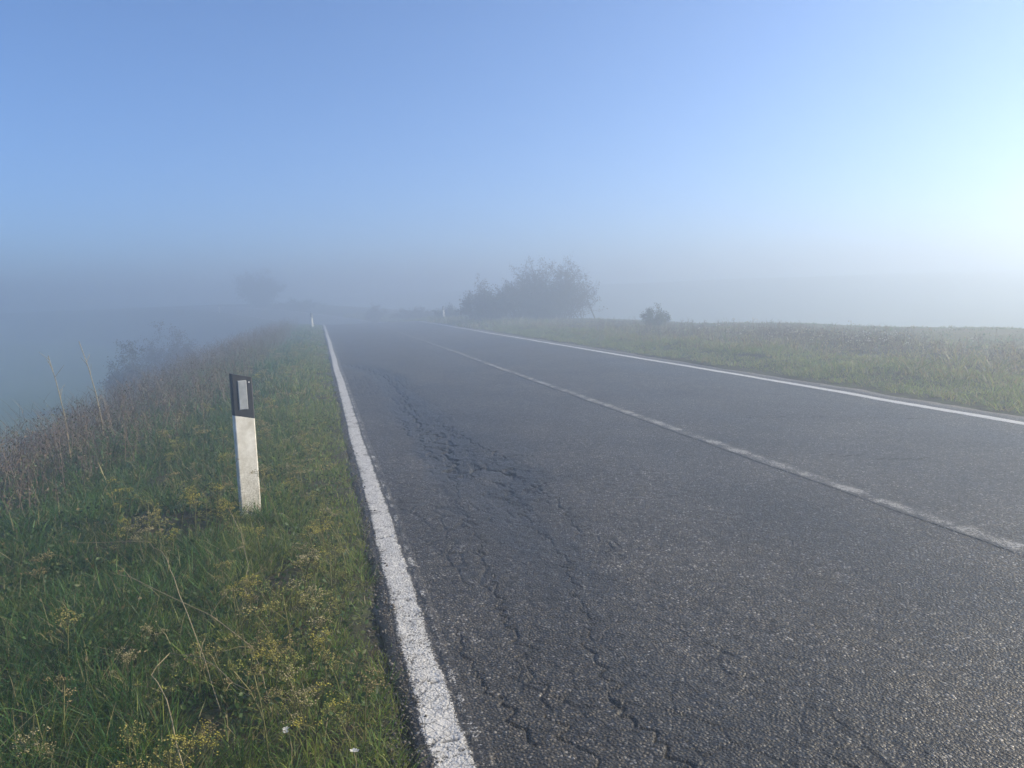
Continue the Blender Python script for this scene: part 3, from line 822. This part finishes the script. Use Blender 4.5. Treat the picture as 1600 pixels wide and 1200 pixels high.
# tall fennel plants that can be picked out one by one
def fennel_plant(x, y, h, label, scale=1.0):
    V, T, C = [], [], []
    fennel(V, T, C, x, y, h, scale)
    V = np.array(V)-np.array((x, y, gz1(x, y)))
    o = link('umbel_plant', tri_mesh('umbel_plant', V, np.array(T), np.array(C)), FLOWER)
    o.location = at(x, y); tag(o, label, 'plant', 'umbel plants on the left verge'); return o
fennel_plant(-0.67, 4.72, 0.46, 'yellow-headed umbel plant touching the left edge of the near delineator post', 1.15)
fennel_plant(-0.30, 4.62, 0.40, 'yellow-headed umbel plant just right of the near delineator post', 1.15)
fennel_plant(-1.12, 4.35, 0.42, 'yellow-headed umbel plant standing apart well left of the near delineator post', 1.2)

def head(root, p, r, tone):
    V, T, C = [], [], []
    umbel(V, T, C, tuple(p), r, tone)
    link('seed_head', tri_mesh('seed_head', np.array(V), np.array(T), np.array(C)), FLOWER, root)

def stalk(pts, r, label, heads=True):
    root = empty('dry_stalk', pts[0]); tag(root, label, 'stalk', 'long bent stalks in the left verge')
    o0 = Vector(pts[0]); tb = Tubes(); P = []
    for a, b_ in zip(pts[:-1], pts[1:]):
        for k in range(3): P.append(Vector(a).lerp(Vector(b_), k/3)-o0+Vector((random.gauss(0, 0.003), random.gauss(0, 0.003), random.gauss(0, 0.003))))
    P.append(Vector(pts[-1])-o0)
    tb.path(P, r, r*0.55, 5)
    for j in range(5):
        k = random.randint(len(P)//3, len(P)-1); d = Vector((random.gauss(0, 1), random.gauss(0, 1), abs(random.gauss(0.4, 0.5)))).normalized()
        e = P[k]+d*random.uniform(0.04, 0.10)
        tb.path([P[k], P[k].lerp(e, 0.5)+Vector((0, 0, 0.008)), e], r*0.5, r*0.3, 4)
        head(root, e, random.uniform(0.012, 0.02), random.choice(TONES))
    head(root, P[-1], 0.02, TONES[2])
    tb.build('stem', STALK, root)
    return root
stalk([(-0.40, 2.06, 0.0), (-0.43, 2.14, 0.1), (-0.50, 2.31, 0.22), (-0.55, 2.39, 0.27), (-0.51, 2.45, 0.30), (-0.41, 2.40, 0.30), (-0.25, 2.20, 0.26)], 0.0020,
      'long kinked dry stalk rising from the bottom edge of the left verge grass')
stalk([(-0.23, 2.55, 0.0), (-0.26, 2.64, 0.1), (-0.30, 2.76, 0.15), (-0.45, 2.85, 0.25), (-0.77, 3.14, 0.33), (-0.82, 3.19, 0.33)], 0.0020,
      'straight dry stalk leaning left across the foreground grass')
stalk([(-0.40, 3.60, 0.0), (-0.41, 3.65, 0.05), (-0.40, 3.75, 0.12), (-0.43, 3.84, 0.25), (-0.49, 3.96, 0.35)], 0.0022,
      'upright forked stalk in the grass in front of the near delineator post')
stalk([(-0.40, 2.62, 0.0), (-0.51, 2.92, 0.16), (-0.62, 3.17, 0.30), (-0.66, 3.29, 0.34), (-0.77, 3.51, 0.36), (-1.09, 3.60, 0.36)], 0.0022,
      'long stalk arching over to the left with a pale glinting tip')

def tall_stalk(x, y, h, lx, label):
    z = gz1(x, y); root = empty('dead_stem', (x, y, z)); tag(root, label, 'stalk', 'tall dead stems on the left slope')
    tb = Tubes(); P = [Vector((lx*t*t, 0.03*t, h*t)) for t in (0, 0.25, 0.5, 0.75, 1.0)]
    tb.path(P, 0.006, 0.003, 5)
    for j in range(7):
        t = 0.45+0.55*random.random(); k = min(3, int(t*4)); p = P[k].lerp(P[k+1], t*4-k)
        d = Vector((random.gauss(0, 0.6), random.gauss(0, 0.6), 0.8)).normalized(); tb.path([p, p+d*random.uniform(0.06, 0.16)], 0.0025, 0.0015, 4)
    tb.build('stem', STALK, root)
tall_stalk(-2.55, 8.6, 1.10, -0.12, 'tall pale dead stem leaning left above the brown weeds, left of a pair')
tall_stalk(-2.30, 8.9, 1.15, -0.16, 'tall pale dead stem leaning left above the brown weeds, right of a pair')
tall_stalk(-2.70, 6.6, 0.95, -0.10, 'dead stem low on the left slope near the picture edge')

def white_flower(x, y, h, label):
    z = gz1(x, y); root = empty('white_wildflower', (x, y, z)); tag(root, label, 'flower', 'white wildflowers at the road edge')
    tb = Tubes(); tb.path([(0, 0, 0), (0.006, 0.004, h*0.6), (0.0, 0.01, h)], 0.0016, 0.0010, 4); tb.build('stem', STALK, root)
    for f in range(3):
        V, T, C = [], [], []
        cxp = np.array((random.gauss(0, 0.012), 0.01+random.gauss(0, 0.012), h+random.gauss(0, 0.006)))
        for k in range(5):
            a = 6.283*k/5+random.random()*0.3; d = np.array((math.cos(a), math.sin(a), 0.35)); s_ = np.array((-math.sin(a), math.cos(a), 0))
            b0 = len(V); L = 0.010
            for q in (cxp, cxp+d*L*0.6+s_*L*0.35, cxp+d*L, cxp+d*L*0.6-s_*L*0.35): V.append(tuple(q)); C.append((0.75, 0.75, 0.70))
            T += [(b0, b0+1, b0+2), (b0, b0+2, b0+3)]
        link('flower_head', tri_mesh('flower_head', np.array(V), np.array(T), np.array(C)), FLOWER, root)
white_flower(-0.16, 2.22, 0.12, 'tiny white flower left of the white line, farther from the asphalt edge')
white_flower(0.02, 2.12, 0.09, 'tiny white flower at the bottom of the picture close to the asphalt edge')

# pale seed-heads and white blooms on the right verge
V, T, C = [], [], []
for k in range(120):
    q = random.choice([(10.1, 11.7), (10.3, 12.1), (9.0, 11.5), (8.8, 12.0), (9.4, 13.5), (11.2, 13.5), (9.2, 16), (10.5, 18)])
    x = q[0]+random.gauss(0, 0.5); y = q[1]+random.gauss(0, 0.7)
    if x < 7.6: continue
    z = gz1(x, y); h = random.uniform(0.18, 0.42)
    tone = random.choice([(0.55, 0.52, 0.42), (0.45, 0.38, 0.24), (0.65, 0.64, 0.58), (0.36, 0.30, 0.14)])
    e = (x+random.gauss(0, 0.05), y+random.gauss(0, 0.05), z+h)
    ray_strip(V, T, C, (x, y, z), e, 0.006, np.array((0.2, 0.17, 0.09)))
    for j in range(5): octa(V, T, C, np.array(e)+np.array((random.gauss(0, 0.03), random.gauss(0, 0.03), random.gauss(0, 0.02))), random.uniform(0.008, 0.018), np.array(tone))
o = link('pale_flowers', tri_mesh('pale_flowers', np.array(V), np.array(T), np.array(C)), FLOWER)
tag(o, 'pale blooms and seed-heads dotted along the right verge', 'wildflowers', kind='stuff')

# ------------------------------------------------------------------ delineator posts
def d_section(w, dpt, n=9):
    """front face flat, rounded shoulders and back (counter-clockwise seen from above)"""
    r = 0.008
    pts = [(-w/2+r, 0), (w/2-r, 0), (w/2-r*0.3, r*0.3), (w/2, r)]
    for i in range(n):
        t = math.pi*i/(n-1)
        pts.append((math.cos(t)*w/2*(0.98 if 0 < i < n-1 else 1), r*1.2+dpt*0.35+math.sin(t)*(dpt*0.65)))
    pts += [(-w/2, r), (-w/2+r*0.3, r*0.3)]
    return pts

def prism(sec, zb, zt, grow=0.0):
    """zb(x), zt(x): bottom and top height as functions of the place across"""
    n = len(sec); V = []
    for (x, y) in sec: V.append((x*(1+grow), y*(1+grow)-grow*0.012, zb(x)))
    for (x, y) in sec: V.append((x*(1+grow), y*(1+grow)-grow*0.012, zt(x)))
    F = [(i, (i+1) % n, n+(i+1) % n, n+i) for i in range(n)]
    F.append(tuple(range(n-1, -1, -1))); F.append(tuple(range(n, 2*n)))
    return V, F

_post = {}
def delineator(loc, rz, label, flip=1, tilt=0.0):
    root = empty('delineator_post', loc, rz); root.rotation_euler[1] = tilt
    tag(root, label, 'post', 'roadside delineator posts')
    key = flip
    if key not in _post:
        w, d, H_ = 0.128, 0.085, 0.93
        sec = d_section(w, d); sl = -0.26*flip
        top = lambda x: H_+sl*x; band = lambda x: H_-0.262+sl*x
        V, F = prism(sec, lambda x: -0.25, band); mb = bpy.data.meshes.new('body'); mb.from_pydata(V, [], F)
        V, F = prism(sec, lambda x: band(x)+0.0005, top, 0.015); mc = bpy.data.meshes.new('band'); mc.from_pydata(V, [], F)
        # reflector: thin bevelled plate on the front of the band
        x0, x1, z0, z1, e = -0.030, 0.026, H_-0.215, H_-0.025, 0.004
        z1 = H_-0.030; yb, yf = -0.0012, -0.0062
        V = [(x0, yb, z0), (x1, yb, z0), (x1, yb, z1), (x0, yb, z1), (x0+e, yf, z0+e), (x1-e, yf, z0+e), (x1-e, yf, z1-e), (x0+e, yf, z1-e)]
        F = [(4, 5, 6, 7), (0, 1, 5, 4), (1, 2, 6, 5), (2, 3, 7, 6), (3, 0, 4, 7), (3, 2, 1, 0)]
        mr = bpy.data.meshes.new('reflector'); mr.from_pydata(V, [], F)
        V, F = [], []
        for j, (r, yy) in enumerate(((0.005, -0.001), (0.005, -0.003), (0.0025, -0.0045))):
            for k in range(8):
                t = 6.2832*k/8; V.append((0.040+math.cos(t)*r, yy, H_-0.045+math.sin(t)*r))
        for j in range(2):
            for k in range(8): F.append((j*8+k, j*8+(k+1) % 8, (j+1)*8+(k+1) % 8, (j+1)*8+k))
        F.append(tuple(range(16, 24)))
        mv = bpy.data.meshes.new('rivet'); mv.from_pydata(V, [], F)
        _post[key] = [('body', mb, POST_WHITE), ('black_band', mc, POST_BLACK), ('reflector', mr, REFLECTOR), ('rivet', mv, RIVET)]
    kids = {}
    for nm, me, mt in _post[key]:
        o = link(nm, me, mt)
        o.parent = kids['black_band'] if nm in ('reflector', 'rivet') else root
        kids[nm] = o
    return root
delineator((-0.49, 5.03, gz1(-0.49, 5.03)), R(22), 'nearest white delineator post with slanted black band and grey reflector in the left verge')
delineator((-0.40, 47.5, gz1(-0.40, 47.5)-0.08), R(42), 'small distant delineator post at the far end of the left verge')
delineator((7.85, 49.5, gz1(7.85, 49.5)-0.04), R(45), 'distant delineator post on the right side of the road before the low shrub', -1)
delineator((-9.9, 84.5, gz1(-9.9, 84.5)), R(50), 'farthest delineator post, a faint white speck in the fog left of the tree')

# ------------------------------------------------------------------ fog bank
hz = (-800, 800, -340, 1340, -9.0, 6.3)
V = [(x, y, z) for z in hz[4:] for y in hz[2:4] for x in hz[:2]]
F = [(0, 2, 3, 1), (4, 5, 7, 6), (0, 1, 5, 4), (2, 6, 7, 3), (0, 4, 6, 2), (1, 3, 7, 5)]
me = bpy.data.meshes.new('haze'); me.from_pydata(V, [], F)
m, nt, out = new_mat('fog')
pv = nt.nodes.new('ShaderNodeVolumePrincipled')
pv.inputs['Color'].default_value = FOG_COLOR
pv.inputs['Density'].default_value = FOG_DENSITY
pv.inputs['Anisotropy'].default_value = FOG_G
nt.links.new(pv.outputs[0], out.inputs['Volume'])
o = link('haze', me, m); tag(o, 'low morning fog lying over the road and fields', kind='stuff')
